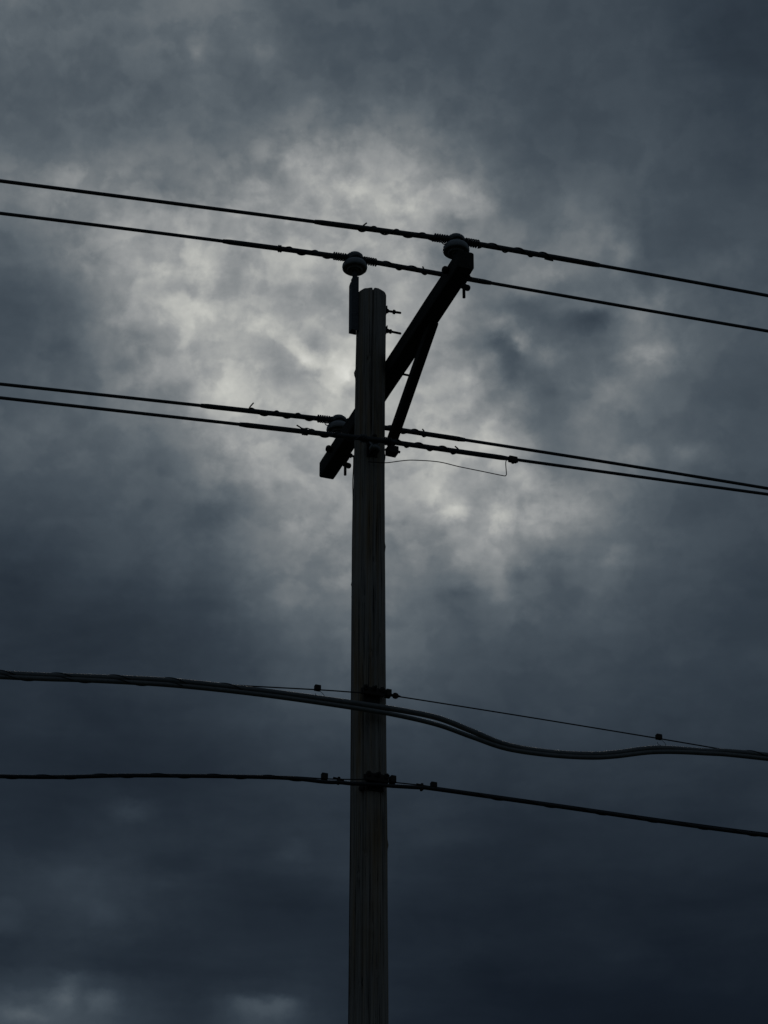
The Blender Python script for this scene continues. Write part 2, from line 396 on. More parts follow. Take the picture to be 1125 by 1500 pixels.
M_POLE = wood('weathered_pole_wood', (0.085, 0.075, 0.065), (0.28, 0.25, 0.218), (0.50, 0.45, 0.395), 2, 85, (0.72, 0.56, 0.38))
M_ARM = wood('dark_treated_wood', (0.02, 0.018, 0.015), (0.04, 0.036, 0.03), (0.07, 0.062, 0.05), 1, 60)
M_STEEL = simple('galvanised_steel', (0.06, 0.06, 0.06), (0.13, 0.13, 0.135), 0.65, 60, 0.4, 0.3)
M_RUST = simple('rusty_iron', (0.025, 0.02, 0.017), (0.06, 0.045, 0.035), 0.8, 70, 0.2, 0.5)
M_PORC = simple('brown_glazed_porcelain', (0.22, 0.22, 0.22), (0.30, 0.30, 0.30), 0.2, 15)
M_WIRE = simple('covered_conductor', (0.05, 0.05, 0.052), (0.08, 0.08, 0.082), 0.55, 30)
M_SLEEVE = simple('black_line_guard', (0.035, 0.035, 0.036), (0.06, 0.06, 0.06), 0.5, 40)
M_TIE = simple('tie_wire_covering', (0.03, 0.03, 0.03), (0.055, 0.055, 0.055), 0.5, 60)
M_CABLE = simple('black_cable_jacket', (0.13, 0.13, 0.126), (0.20, 0.20, 0.19), 0.42, 25, 0.0, 0.1)
M_CABLE2 = simple('dull_black_cable_jacket', (0.018, 0.018, 0.02), (0.03, 0.03, 0.032), 0.6, 25)
M_STRAND = simple('steel_strand', (0.04, 0.04, 0.04), (0.07, 0.07, 0.07), 0.85, 80, 0.0)
M_COPPER = simple('tarnished_copper', (0.05, 0.04, 0.03), (0.09, 0.07, 0.05), 0.6, 80, 0.5)

# ------------------------------------------------------------------ mesh helpers
class MB:
    def __init__(self):
        self.v, self.f, self.s = [], [], []
    def add(self, verts, faces, smooth=True, mat=None):
        o = len(self.v)
        for p in verts:
            p = Vector(p)
            self.v.append(mat @ p if mat is not None else p)
        self.f += [tuple(i + o for i in fc) for fc in faces]
        self.s += [smooth] * len(faces)
        return self
    def tube(self, pts, r, n=10, caps=True):
        pts = [Vector(p) for p in pts]
        rs = r if isinstance(r, (list, tuple)) else [r] * len(pts)
        t0 = (pts[1] - pts[0]).normalized()
        ref = Vector((0, 0, 1)) if abs(t0.z) < 0.9 else Vector((1, 0, 0))
        nrm = (ref - t0 * ref.dot(t0)).normalized()
        V, F = [], []
        for i, p in enumerate(pts):
            a = pts[max(0, i - 1)]
            b = pts[min(len(pts) - 1, i + 1)]
            t = (b - a).normalized()
            nrm = (nrm - t * nrm.dot(t)).normalized()
            bi = t.cross(nrm)
            for k in range(n):
                an = 2 * math.pi * k / n
                V.append(p + (nrm * math.cos(an) + bi * math.sin(an)) * rs[i])
        for i in range(len(pts) - 1):
            for k in range(n):
                k2 = (k + 1) % n
                F.append((i * n + k, i * n + k2, (i + 1) * n + k2, (i + 1) * n + k))
        if caps:
            F.append(tuple(range(n - 1, -1, -1)))
            F.append(tuple((len(pts) - 1) * n + k for k in range(n)))
        return self.add(V, F)
    def lathe(self, prof, c, axis=(0, 0, 1), n=32):
        q = Vector((0, 0, 1)).rotation_difference(Vector(axis)).to_matrix()
        c = Vector(c)
        V, F = [], []
        for r, z in prof:
            for k in range(n):
                an = 2 * math.pi * k / n
                V.append(c + q @ Vector((r * math.cos(an), r * math.sin(an), z)))
        for i in range(len(prof) - 1):
            for k in range(n):
                k2 = (k + 1) % n
                F.append((i * n + k, i * n + k2, (i + 1) * n + k2, (i + 1) * n + k))
        F.append(tuple(range(n - 1, -1, -1)))
        F.append(tuple((len(prof) - 1) * n + k for k in range(n)))
        return self.add(V, F)
    def box(self, c, size, bev=0.004, axes=None):
        """bevelled box: centre, full sizes, optional 3 axis vectors"""
        bm = bmesh.new()
        bmesh.ops.create_cube(bm, size=1.0)
        for v in bm.verts:
            v.co = Vector((v.co.x * size[0], v.co.y * size[1], v.co.z * size[2]))
        if bev:
            bmesh.ops.bevel(bm, geom=list(bm.edges), offset=bev, segments=2, affect='EDGES', profile=0.6)
        bm.verts.index_update()
        mt = Matrix.Identity(3)
        if axes:
            mt = Matrix([Vector(a).normalized() for a in axes]).transposed()
        V = [Vector(c) + mt @ v.co for v in bm.verts]
        F = [tuple(v.index for v in f.verts) for f in bm.faces]
        bm.free()
        return self.add(V, F, smooth=False)
    def hexnut(self, c, axis, r, h):
        q = Vector((0, 0, 1)).rotation_difference(Vector(axis)).to_matrix()
        prof = [(r * 0.9, -h / 2), (r, -h / 2 * 0.7), (r, h / 2 * 0.7), (r * 0.9, h / 2)]
        V, F = [], []
        for rr, z in prof:
            for k in range(6):
                an = math.pi / 3 * k + 0.3
                V.append(Vector(c) + q @ Vector((rr * math.cos(an), rr * math.sin(an), z)))
        for i in range(3):
            for k in range(6):
                F.append((i * 6 + k, i * 6 + (k + 1) % 6, (i + 1) * 6 + (k + 1) % 6, (i + 1) * 6 + k))
        F.append(tuple(range(5, -1, -1)))
        F.append(tuple(18 + k for k in range(6)))
        return self.add(V, F, smooth=False)
    def build(self, name, mat, parent, off=(0, 0, 0)):
        off = Vector(off)
        me = bpy.data.meshes.new(name)
        me.from_pydata([p - off for p in self.v], [], self.f)
        me.polygons.foreach_set('use_smooth', self.s)
        me.materials.append(mat)
        me.update()
        o = bpy.data.objects.new(name, me)
        COL.objects.link(o)
        if parent:
            o.parent = parent
        return o

def tag(o, label, cat, group=None):
    o['label'] = label
    o['category'] = cat
    if group:
        o['group'] = group

# the pole's own frame: s along the line (rightwards and away), t along the crossarm (towards the viewer), z up
POLE = Vector((-0.0858, 16.6034, 0))
TURN = R(20)
def L(s, t, z):
    return Vector((s, -t, z))

def thing(name, label, cat, at=(0, 0, 0), group=None):
    o = bpy.data.objects.new(name, None)
    o.empty_display_size = 0.2
    COL.objects.link(o)
    rot = Matrix.Rotation(TURN, 3, 'Z')
    o.location = POLE + rot @ Vector(at)
    o.rotation_euler = (0, 0, TURN)
    tag(o, label, cat, group)
    return o

def spline(ctrl, n=12):
    P = [Vector(p) for p in ctrl]
    P = [P[0] * 2 - P[1]] + P + [P[-1] * 2 - P[-2]]
    out = []
    for i in range(1, len(P) - 2):
        for k in range(n):
            t = k / n
            a, b, c, d = P[i - 1], P[i], P[i + 1], P[i + 2]
            out.append(0.5 * ((2 * b) + (c - a) * t + (2 * a - 5 * b + 4 * c - d) * t * t + (3 * b - a - 3 * c + d) * t ** 3))
    out.append(P[-2])
    return out

# ------------------------------------------------------------------ the ground the pole stands in
gm, gn, gb = newmat('rough_grass_ground')
gt = gn.n('ShaderNodeTexCoord')
g_a = gn.noise(gt.outputs['Object'], 0.4, 8, 0.65).outputs['Fac']
g_b = gn.noise(gt.outputs['Object'], 9.0, 6, 0.7).outputs['Fac']
gn.l(gn.ramp(gn.m('ADD', gn.m('MULTIPLY', g_a, 0.5), gn.m('MULTIPLY', g_b, 0.5)),
             [(0.35, (0.03, 0.035, 0.018)), (0.55, (0.055, 0.065, 0.03)), (0.7, (0.09, 0.085, 0.055))]), gb.inputs['Base Color'])
gb.inputs['Roughness'].default_value = 0.95
gbp = gn.n('ShaderNodeBump')
gbp.inputs['Distance'].default_value = 0.05
gn.l(g_b, gbp.inputs['Height'])
gn.l(gbp.outputs[0], gb.inputs['Normal'])
gv, gf = [], []
N = 48
xs = [math.copysign(abs(k / (N / 2) - 1) ** 3, k / (N / 2) - 1) * 4000 for k in range(N + 1)]
for yy in xs:
    for xx in xs:
        h = 0.0 if abs(xx) < 60 and abs(yy) < 60 else noise.noise(Vector((xx, yy, 0)) * 0.004) * 0.8
        gv.append((xx, yy + 8, h))
for j in range(N):
    for i in range(N):
        gf.append((j * (N + 1) + i, j * (N + 1) + i + 1, (j + 1) * (N + 1) + i + 1, (j + 1) * (N + 1) + i))
go = MB().add(gv, gf).build('ground', gm, None)
go['kind'] = 'structure'

# ------------------------------------------------------------------ utility pole
pole = thing('utility_pole', 'weathered grey wooden utility pole with a dark crossarm and diagonal wooden brace', 'utility pole')

RZ = [(-1.5, 0.150), (0, 0.145), (8.0, 0.1185), (9.33, 0.1145), (10.3, 0.110), (11.3, 0.1075), (12.4, 0.1035), (13.34, 0.1005)]
CX = [(-1.5, -0.007), (8.0, -0.007), (9.33, -0.008), (10.3, -0.0125), (11.3, -0.015), (12.4, -0.011), (13.34, 0.0)]
def lerp(tab, z):
    for (z0, a), (z1, b) in zip(tab, tab[1:]):
        if z <= z1:
            return a + (b - a) * (z - z0) / (z1 - z0)
    return tab[-1][1]
def pole_c(z):
    x = lerp(CX, z)
    return Vector((x * math.cos(TURN), -x * math.sin(TURN), 0))
TOP = 13.34
FRONT = -math.pi / 2 - TURN     # bearing, in the pole's frame, of the side that faces the viewer
checks = [(FRONT + 0.13, TOP + 0.1, 12.0, 0.030, 0.030), (FRONT - 0.55, 12.7, 11.9, 0.02, 0.010), (FRONT + 0.6, 11.5, 10.2, 0.018, 0.011),
          (FRONT + 0.3, 11.0, 8.9, 0.020, 0.014), (FRONT - 0.35, 10.4, 7.2, 0.022, 0.014), (FRONT + 0.85, 9.9, 8.2, 0.02, 0.010),
          (FRONT + 0.05, 9.3, 6.0, 0.022, 0.014), (FRONT - 0.8, 9.6, 7.9, 0.02, 0.010), (FRONT + 0.5, 8.9, 7.0, 0.018, 0.012),
          (FRONT + 0.0, 12.1, 11.2, 0.018, 0.010), (FRONT + 1.1, 12.9, 11.3, 0.02, 0.010), (FRONT - 1.0, 13.2, 11.6, 0.02, 0.010)]
rnd = random.Random(3)
for k in range(60):
    z1 = rnd.uniform(6.5, 13.2)
    checks.append((rnd.uniform(0, 2 * math.pi), z1, z1 - rnd.uniform(0.4, 1.6), rnd.uniform(0.010, 0.016), rnd.uniform(0.003, 0.007)))
knots = [(FRONT - 0.62, 8.9, 0.007), (FRONT + 0.75, 10.6, 0.007), (FRONT - 0.15, 9.95, 0.006), (FRONT + 1.5, 9.15, 0.007), (FRONT - 1.5, 8.5, 0.008),
         (FRONT - 0.9, 12.3, 0.006), (FRONT + 0.35, 7.95, 0.006), (FRONT + 1.48, 12.0, 0.006), (FRONT - 0.05, 12.75, -0.012), (FRONT + 0.25, 10.45, -0.010),
         (FRONT - 0.2, 9.05, -0.012), (FRONT + 0.45, 11.15, -0.010), (FRONT - 0.4, 8.2, -0.010),
         (FRONT - 1.52, 12.68, 0.012), (FRONT - 1.5, 11.02, 0.009), (FRONT - 1.5, 10.92, 0.007), (FRONT + 1.45, 11.3, 0.006), (FRONT + 0.4, 11.75, 0.006),
         (FRONT - 0.3, 10.85, 0.006), (FRONT + 0.1, 8.55, 0.006), (FRONT + 0.5, 8.25, 0.006)]
NT_, zs = 144, []
z = -1.5
while z < TOP - 0.004:
    zs.append(z)
    z += 0.5 if z < 6 else 0.022
zs += [TOP - 0.004, TOP]
V, F = [], []
for iz, z in enumerate(zs):
    c = pole_c(z)
    r0 = lerp(RZ, z)
    for k in range(NT_):
        th = 2 * math.pi * k / NT_
        r = r0 + 0.0034 * noise.noise(Vector((math.cos(th) * 1.2, math.sin(th) * 1.2, z * 1.1)))
        r += 0.0018 * noise.noise(Vector((math.cos(th) * 9, math.sin(th) * 9, z * 1.6)))
        for ca, za, zb, wd, dp in checks:
            if zb < z < za:
                d = (th - ca - 0.05 * noise.noise(Vector((z * 1.3, ca, 0))) + math.pi) % (2 * math.pi) - math.pi
                if abs(d) < 0.2:
                    env = min(1.0, (z - zb) / 0.3, (za - z) / 0.1)
                    r -= dp * env * math.exp(-(d / (wd * 1.6)) ** 2)
        for ca, zk, hk in knots:
            d = (th - ca + math.pi) % (2 * math.pi) - math.pi
            r += hk * math.exp(-(d / 0.14) ** 2 - ((z - zk) / 0.022) ** 2)
        if iz == len(zs) - 1:
            r -= 0.004
        V.append(c + Vector((r * math.cos(th), r * math.sin(th), z + (0.003 * noise.noise(Vector((th * 3, 0, 0))) if z > TOP - 0.01 else 0))))
for i in range(len(zs) - 1):
    for k in range(NT_):
        k2 = (k + 1) % NT_
        F.append((i * NT_ + k, i * NT_ + k2, (i + 1) * NT_ + k2, (i + 1) * NT_ + k))
V.append(pole_c(TOP) + Vector((0, 0, TOP - 0.004)))
b0 = (len(zs) - 1) * NT_
for k in range(NT_):
    F.append((b0 + k, b0 + (k + 1) % NT_, len(V) - 1))
MB().add(V, F).build('shaft', M_POLE, pole)

# --- crossarm, level, on the far right-hand side of the pole
AW, AH = 0.115, 0.135
AS = 0.162
AZ0 = 12.76
T0, T1 = -1.415, 1.362
bmv, bmf = [], []
NA = 60
prof = []
bv = 0.012
for cx_, cz_, a0 in ((1, 1, 0), (-1, 1, 90), (-1, -1, 180), (1, -1, 270)):
    for q in (0, 45, 90):
        an = R(a0 + q)
        prof.append((cx_ * (AW / 2 - bv) + bv * math.cos(an), cz_ * (AH / 2 - bv) + bv * math.sin(an)))
npf = len(prof)
for i in range(NA + 1):
    t = T0 + (T1 - T0) * i / NA
    sh = 0.985 if i in (0, NA) else 1.0
    for j, (px_, pz_) in enumerate(prof):
        w = 0.0025 * noise.noise(Vector((t * 2.3, px_ * 20, pz_ * 20)))
        bmv.append(L(AS + px_ * sh + w, t, AZ0 + pz_ * sh + 0.002 * noise.noise(Vector((t * 1.7, 4 + px_ * 15, pz_ * 15)))))
for i in range(NA):
    for j in range(npf):
        j2 = (j + 1) % npf
        bmf.append((i * npf + j, i * npf + j2, (i + 1) * npf + j2, (i + 1) * npf + j))
bmf.append(tuple(range(npf)))
bmf.append(tuple(NA * npf + j for j in range(npf - 1, -1, -1)))
arm = MB().add(bmv, bmf, smooth=False).build('crossarm', M_ARM, pole)

def bolt(name, a, b, parent, rod=0.009, washer=0.03, nuts=(0.3,), sq=True, mat=None):
    """a bolt standing out from a (at the face) to b, with its washer and nuts at fractions of the way"""
    a, b = Vector(a), Vector(b)
    d = (b - a).normalized()
    m = MB()
    m.tube([a - d * 0.02, a, b - d * 0.006, b], [rod, rod, rod, rod * 0.7], 10)
    if washer:
        if sq:
            side = d.cross(Vector((0, 0, 1))) if abs(d.z) < 0.9 else Vector((1, 0, 0))
            m.box(a + d * 0.004, (washer * 2, washer * 2, 0.007), 0.001, (side, d.cross(side), d))
        else:
            m.lathe([(washer * 0.96, 0), (washer, 0.002), (washer, 0.006), (washer * 0.9, 0.008)], a, d, 20)
    for q in nuts:
        m.hexnut(a + (b - a) * q, d, rod * 2.0, 0.016)
    return m.build(name, mat or M_RUST, parent)

# crossarm hardware
bolt('through_bolt', L(AS + AW / 2, -0.075, 12.785), L(AS + AW / 2 + 0.085, -0.08, 12.79), arm, 0.008, 0.028, (0.2,))
for tt in (1.20, -1.14):
    e = 0.045 if tt > 0 else 0.06
    bolt('end_bolt', L(AS + AW / 2, tt + 0.02, 12.735), L(AS + AW / 2 + e, tt + 0.02, 12.73), arm, 0.009, 0.024, (0.4,))
    k = MB()
    k.lathe([(0.012, 0), (0.022, 0.004), (0.027, 0.016), (0.026, 0.028), (0.018, 0.038), (0.008, 0.041)], L(AS - AW / 2, tt - 0.01, 12.775), (-1, 0, 0), 20)
    k.build('eye_nut', M_RUST, arm)
    q = MB()
    q.tube([L(AS + 0.035, tt + 0.035, 12.70), L(AS + 0.035, tt + 0.035, 12.55)], 0.0105, 10)
    q.box(L(AS + 0.032, tt + 0.035, 12.684), (0.05, 0.06, 0.014), 0.003)
    q.hexnut(L(AS + 0.037, tt + 0.035, 12.640), (0, 0, 1), 0.021, 0.024)
    q.lathe([(0.010, -0.019), (0.019, -0.012), (0.022, 0), (0.019, 0.012), (0.010, 0.019)], L(AS + 0.058, tt + 0.038, 12.632), (1, 0.3, 0.2), 16)
    q.build('pin_shank', M_RUST, arm)

# brace from the near half of the arm down to the side of the pole
B0, B1 = L(0.19, 0.70, 12.715), L(0.147, 0.0, 12.165)
bd = (B1 - B0).normalized()
bx = Vector((1, 0, 0))
bx = (bx - bd * bx.dot(bd)).normalized()
br = MB().box((B0 + B1) / 2, (0.062, 0.075, (B1 - B0).length), 0.010, (bx, bd.cross(bx), bd)).build('brace', M_ARM, pole)
b2 = MB()
b2.box(L(0.147, 0.005, 12.085), (0.075, 0.07, 0.055), 0.006)
b2.tube([L(0.10, 0.0, 12.09), L(0.208, -0.004, 12.095)], 0.009, 10)
b2.hexnut(L(0.178, -0.002, 12.093), (1, 0, 0), 0.02, 0.02)
b2.lathe([(0.02, -0.02), (0.03, -0.012), (0.03, 0.012), (0.02, 0.02)], L(0.135, 0.02, 12.135), (0, 1, 0), 18)
b2.build('brace_foot', M_RUST, br)

# pole top bolts and bracket
for zz, e, nt in ((13.235, 0.115, (0.12, 0.55)), (13.068, 0.115, (0.14, 0.32))):
    bolt('top_bolt', L(0.102, 0.0, zz), L(0.102 + e, 0.004, zz + (0.006 if zz > 13.2 else -0.002)), pole, 0.0085, 0.027, nt)
bk = MB()
bw_, bt_ = 0.058, 0.008
outer = [(-0.158, 13.0), (-0.158, 13.40), (-0.150, 13.43), (-0.138, 13.455), (-0.106, 13.455), (-0.106, 13.0)]
for tt in (-bw_ / 2, bw_ / 2 - bt_):
    vv = [L(s_, tt, z_) for s_, z_ in outer] + [L(s_, tt + bt_, z_) for s_, z_ in outer]
    n_ = len(outer)
    ff = [tuple(range(n_)), tuple(range(2 * n_ - 1, n_ - 1, -1))] + [(i, i + n_, (i + 1) % n_ + n_, (i + 1) % n_) for i in range(n_)]
    bk.add(vv, ff, smooth=False)
bk.box(L(-0.1535, 0, 13.2), (0.0075, bw_ - 2 * bt_ - 0.001, 0.396), 0.001)
bk.box(L(-0.128, 0, 13.447), (0.038, bw_ - 2 * bt_ - 0.001, 0.012), 0.001)
bk.tube([L(-0.127, 0, 13.44), L(-0.127, 0, 13.56)], [0.017, 0.014], 16)
top_bracket = bk.build('top_bracket', M_STEEL, pole)

# porcelain pin insulators
def insulator(s, t, zg, zbase, label=None):
    m = MB()
    prof = [(0.004, 0.034), (0.030, 0.033), (0.048, 0.028), (0.058, 0.017), (0.060, 0.006), (0.056, -0.002), (0.050, -0.010), (0.050, -0.020),
            (0.056, -0.028), (0.068, -0.036), (0.080, -0.048), (0.087, -0.062), (0.089, -0.078), (0.086, -0.092), (0.080, -0.098),
            (0.074, -0.094), (0.070, -0.080), (0.063, -0.072), (0.058, -0.082), (0.055, -0.104), (0.050, -0.110), (0.045, -0.104),
            (0.041, -0.080), (0.034, -0.070), (0.030, -0.085), (0.028, -0.112), (0.022, -0.112), (0.019, -0.080), (0.010, -0.070)]
    m.lathe(prof, L(s, t, zg), n=40)
    o = m.build('insulator', M_PORC, pole)
    if label:
        o['label'] = label
    if zbase is not None:
        p = MB()
        p.tube([L(s, t, zbase - 0.005), L(s, t, zbase + 0.06), L(s, t, zg - 0.10), L(s, t, zg - 0.05)], [0.024, 0.017, 0.014, 0.012], 16)
        p.lathe([(0.036, -0.001), (0.038, 0.004), (0.036, 0.012), (0.02, 0.018)], L(s, t, zbase), n=24)
        p.build('pin', M_STEEL, o)
    return o
insulator(0.16, 1.203, 13.022, AZ0 + AH / 2)
insulator(0.16, -1.153, 13.030, AZ0 + AH / 2)
insulator(-0.127, 0.0, 13.628, None)

# neutral spool on the near face of the pole
sp = MB()
sp.lathe([(0.010, 0.040), (0.032, 0.040), (0.038, 0.030), (0.036, 0.018), (0.026, 0.006), (0.026, -0.006), (0.036, -0.018), (0.038, -0.030), (0.032, -0.040), (0.010, -0.040)],
         L(-0.03, 0.150, 12.008), n=28)
spool = sp.build('spool_insulator', M_PORC, pole)
cv = MB()
cv.box(L(-0.03, 0.132, 12.056), (0.055, 0.085, 0.008), 0.002)
cv.box(L(-0.03, 0.132, 11.960), (0.055, 0.085, 0.008), 0.002)
cv.box(L(-0.03, 0.097, 12.008), (0.075, 0.012, 0.13), 0.002)
cv.tube([L(-0.03, 0.150, 11.93), L(-0.03, 0.150, 12.08)], 0.008, 10)
cv.lathe([(0.013, -0.008), (0.016, 0), (0.013, 0.010)], L(-0.03, 0.150, 12.08), n=14)
cv.build('clevis', M_RUST, pole)

# ground lead stapled down the left side of the pole
gl, th0 = [], FRONT - 1.50
zz = 12.0
while zz > 0.05:
    c = pole_c(zz)
    rr = lerp(RZ, zz) + 0.002 + (0.004 * max(0, 1 - abs(zz - 11.80) / 0.12))
    th = th0 + 0.05 * math.sin(zz * 2.1)
    gl.append(c + Vector((rr * math.cos(th), rr * math.sin(th), zz)))
    zz -= 0.06
g_ = MB().tube(gl, 0.0035, 6)
g_.build('ground_lead', M_COPPER, pole)

# suspension clamps for the two communication strands
def clamp(zc, sc_, w, name='strand_clamp'):
    m = MB()
    m.box(L(sc_, 0.128, zc + 0.012), (w * 0.92, 0.014, 0.042), 0.004)
    m.box(L(sc_, 0.154, zc + 0.006), (w * 0.86, 0.014, 0.050), 0.004)
    m.tube([L(sc_, 0.09, zc + 0.02), L(sc_, 0.20, zc + 0.02)], 0.009, 10)
    for k in (-0.34, 0, 0.34):
        m.hexnut(L(sc_ + k * w, 0.166, zc + 0.022), (0, -1, 0), 0.019, 0.018)
        m.tube([L(sc_ + k * w, 0.11, zc + 0.022), L(sc_ + k * w, 0.186, zc + 0.022)], 0.007, 8)
    o = m.build(name, M_RUST, pole)
    p = MB().box(L(sc_, 0.112, zc - 0.005), (0.11, 0.014, 0.12), 0.003).build('backing_plate', M_RUST, o)
    p2 = MB().box(L(sc_ + w * 0.5 + 0.022, 0.135, zc + 0.018), (0.036, 0.05, 0.048), 0.005).build('end_lug', M_RUST, o)
    return o
clamp(10.142, -0.035, 0.165)
clamp(9.537, -0.010, 0.175)
bolt('pole_step_bolt', L(-0.085, 0.082, 9.492), L(-0.095, 0.092, 9.492), pole, 0.010, 0.022, (0.5,), sq=False)

# ------------------------------------------------------------------ power lines
def line_fn(q, aL, bL, aR, bR):
    q = Vector(q)
    def f(d):
        a, b = (aL, bL) if d < 0 else (aR, bR)
        e = min(max(d, -3.2), 3.6)
        zz_ = a * e + b * e * e
        if e != d:
            k = d - e
            zz_ += (a + 2 * b * e) * k + 0.0022 * k * k
        # the tie at the insulator rounds the bend
        return q + Vector((d, 0, zz_ - 0.006 * math.exp(-(d / 0.12) ** 2) * 0))
    return f
def stations(a, b, step):
    n_ = max(2, int(round((b - a) / step)) + 1)
    return [a + (b - a) * i / (n_ - 1) for i in range(n_)]

def power_line(label, q, cf, sl_, sr, ties, rw=0.0120, rs=0.0185, seed=1, loops=(), spool=False):
    rg = random.Random(seed)
    f = line_fn(q, *cf)
    at = q
    root = thing('power_line', label, 'power line', at, 'power lines strung across the pole')
    ds = stations(-30, -4, 1.0)[:-1] + stations(-4, 4, 0.1) + stations(4, 30, 1.0)[1:]
    MB().tube([f(d) for d in ds], rw, 12).build('conductor', M_WIRE, root, at)
    sd_ = stations(sl_, sr, 0.05)
    rr = [rs + 0.0006 * noise.noise(Vector((d * 6, seed, 0))) for d in sd_]
    rr[0] = rr[-1] = rs * 0.8
    MB().tube([f(d) for d in sd_], rr, 14).build('line_guard', M_SLEEVE, root, at)
    for sgn, dend, tail in ties:
        # coil hard against the insulator, then open turns out to a tight knot
        pts, ang = [], rg.uniform(0, 6.28)
        d = 0.062
        n_c = 6 if not spool else 3
        rad = rs + 0.0015
        while d < dend:
            near, far = d < 0.062 + n_c * 0.0150, d > dend - 0.042
            pitch = 0.0165 if near else (0.0135 if far else rg.uniform(0.155, 0.20))
            steps = 12 if (near or far) else 18
            for k in range(steps):
                ang += 2 * math.pi / steps
                d += pitch / steps
                bulge = 0.0055 if near else (0.002 if far else 0.0035 * abs(math.sin(ang * 0.5 + seed)))
                c = f(sgn * d)
                pts.append(c + Vector((0, math.cos(ang) * (rad + bulge), math.sin(ang) * (rad + bulge))))
        end = pts[-1]
        for k in range(1, 5):
            pts.append(end + Vector((sgn * tail[0] * k / 4, -0.004 * k, tail[1] * (k / 4) ** 0.8)))
        tie = MB().tube(pts, 0.0052, 7)
        if not spool:
            # the tie's loop round the insulator neck
            pass
        tie.build('tie_wire', M_TIE, root, at)
    for d0, d1, dep in loops:
        pts = []
        for k in range(15):
            w_ = k / 14
            c = f(d0 + (d1 - d0) * w_)
            pts.append(c + Vector((0, -0.008, -rs * 0.6 - dep * math.sin(math.pi * w_))))
        MB().tube(pts, 0.0035, 6).build('tie_loop', M_TIE, root, at)
    if not spool:
        pts = []
        c = f(0)
        for k in range(41):
            an = 2 * math.pi * k / 40
            pts.append(c + Vector((0.0565 * math.cos(an), 0.0565 * math.sin(an), -0.016 + 0.006 * math.sin(3 * an))))
        MB().tube(pts, 0.0055, 7).build('neck_tie', M_TIE, root, at)
        MB().tube([f(d) + Vector((0, 0, 0.012 * math.exp(-(d / 0.06) ** 2))) for d in stations(-0.07, 0.07, 0.01)], rs + 0.003, 12).build('insulator_pad', M_SLEEVE, root, at)
    return root

power_line('topmost power line, tied to the insulator on the raised near end of the crossarm', L(0.16, 1.203, 13.025),
           (0.1002, -0.00048, 0.0538, -0.00279), -0.985, 1.035,
           [(-1, 0.655, (-0.05, 0.062)), (1, 0.59, (-0.07, -0.012))], seed=2, loops=[(-0.23, -0.10, 0.022), (-0.12, -0.055, 0.04), (0.055, 0.10, 0.035)])
power_line('power line tied to the insulator standing on the bracket at the pole top', L(-0.127, 0, 13.625),
           (0.0908, -0.00352, 0.0398, 0.00157), -0.965, 1.03,
           [(-1, 0.56, (-0.01, 0.012)), (1, 0.53, (-0.035, 0.05))], seed=5, loops=[(-0.22, -0.13, 0.018)])
power_line('power line on the far low end of the crossarm, passing behind the pole', L(0.16, -1.153, 13.033),
           (0.0945, -0.00155, 0.0533, -0.00284), -1.04, 0.985,
           [(-1, 0.68, (-0.028, 0.045)), (1, 0.585, (-0.04, 0.040))], seed=9, loops=[(-0.12, -0.06, 0.045)])
power_line('lowest power line, crossing in front of the pole on a dark spool', L(-0.034, 0.150 + 0.026 + 0.014, 12.026),
           (0.0905, -0.00091, 0.0577, 0.00157), -0.955, 0.955,
           [(-1, 0.52, (0.05, 0.012)), (1, 0.58, (-0.04, 0.018))], rw=0.0110, rs=0.0175, seed=12, spool=True, loops=[(-0.54, -0.44, -0.036)])

# thin jumper from the ground lead to the lowest power line
jl = [(-0.07, 11.88), (0.052, 11.894), (0.15, 11.92), (0.238, 11.938), (0.41, 11.947), (0.559, 11.941), (0.732, 11.939), (0.86, 11.937), (0.893, 11.938), (0.902, 11.945),
      (0.905, 11.960), (0.902, 12.040), (0.912, 12.072), (0.94, 12.082)]
at = L(0.0, 0.19, 11.89)
jw = thing('jumper_wire', 'thin bent wire looping from the pole to a small clamp on the lowest power line', 'wire', at)
MB().tube(spline([L(s_, 0.13 + 0.06 * min(1, max(0, s_) / 0.4), z_) for s_, z_ in jl], 10), 0.0033, 7).build('wire', M_COPPER, jw, at)
cz = 12.026 + 0.0577 * 0.985 + 0.0016
jc = MB()
jc.box(L(0.955, 0.19, cz - 0.002), (0.062, 0.034, 0.040), 0.006)
jc.hexnut(L(0.955, 0.19, cz - 0.026), (0, 0, 1), 0.012, 0.012)
jc.tube([L(0.925, 0.19, cz - 0.014), L(0.99, 0.19, cz - 0.010)], 0.011, 10)
jc.build('tap_clamp', M_RUST, jw, at)

# ------------------------------------------------------------------ communication cables lower down
def extend(ctrl, far=26.0):
    (s0, z0), (s1, z1) = ctrl[0], ctrl[1]
    (s2, z2), (s3, z3) = ctrl[-2], ctrl[-1]
    gL, gR = 0.125, 0.045
    out = []
    for d in (far, 14, 6, 2):
        out.append((s0 - d, z0 - gL * d + 0.0025 * d * d))
    out += ctrl
    for d in (2, 6, 14, far):
        out.append((s3 + d, z3 + gR * d + 0.0025 * d * d))
    return out

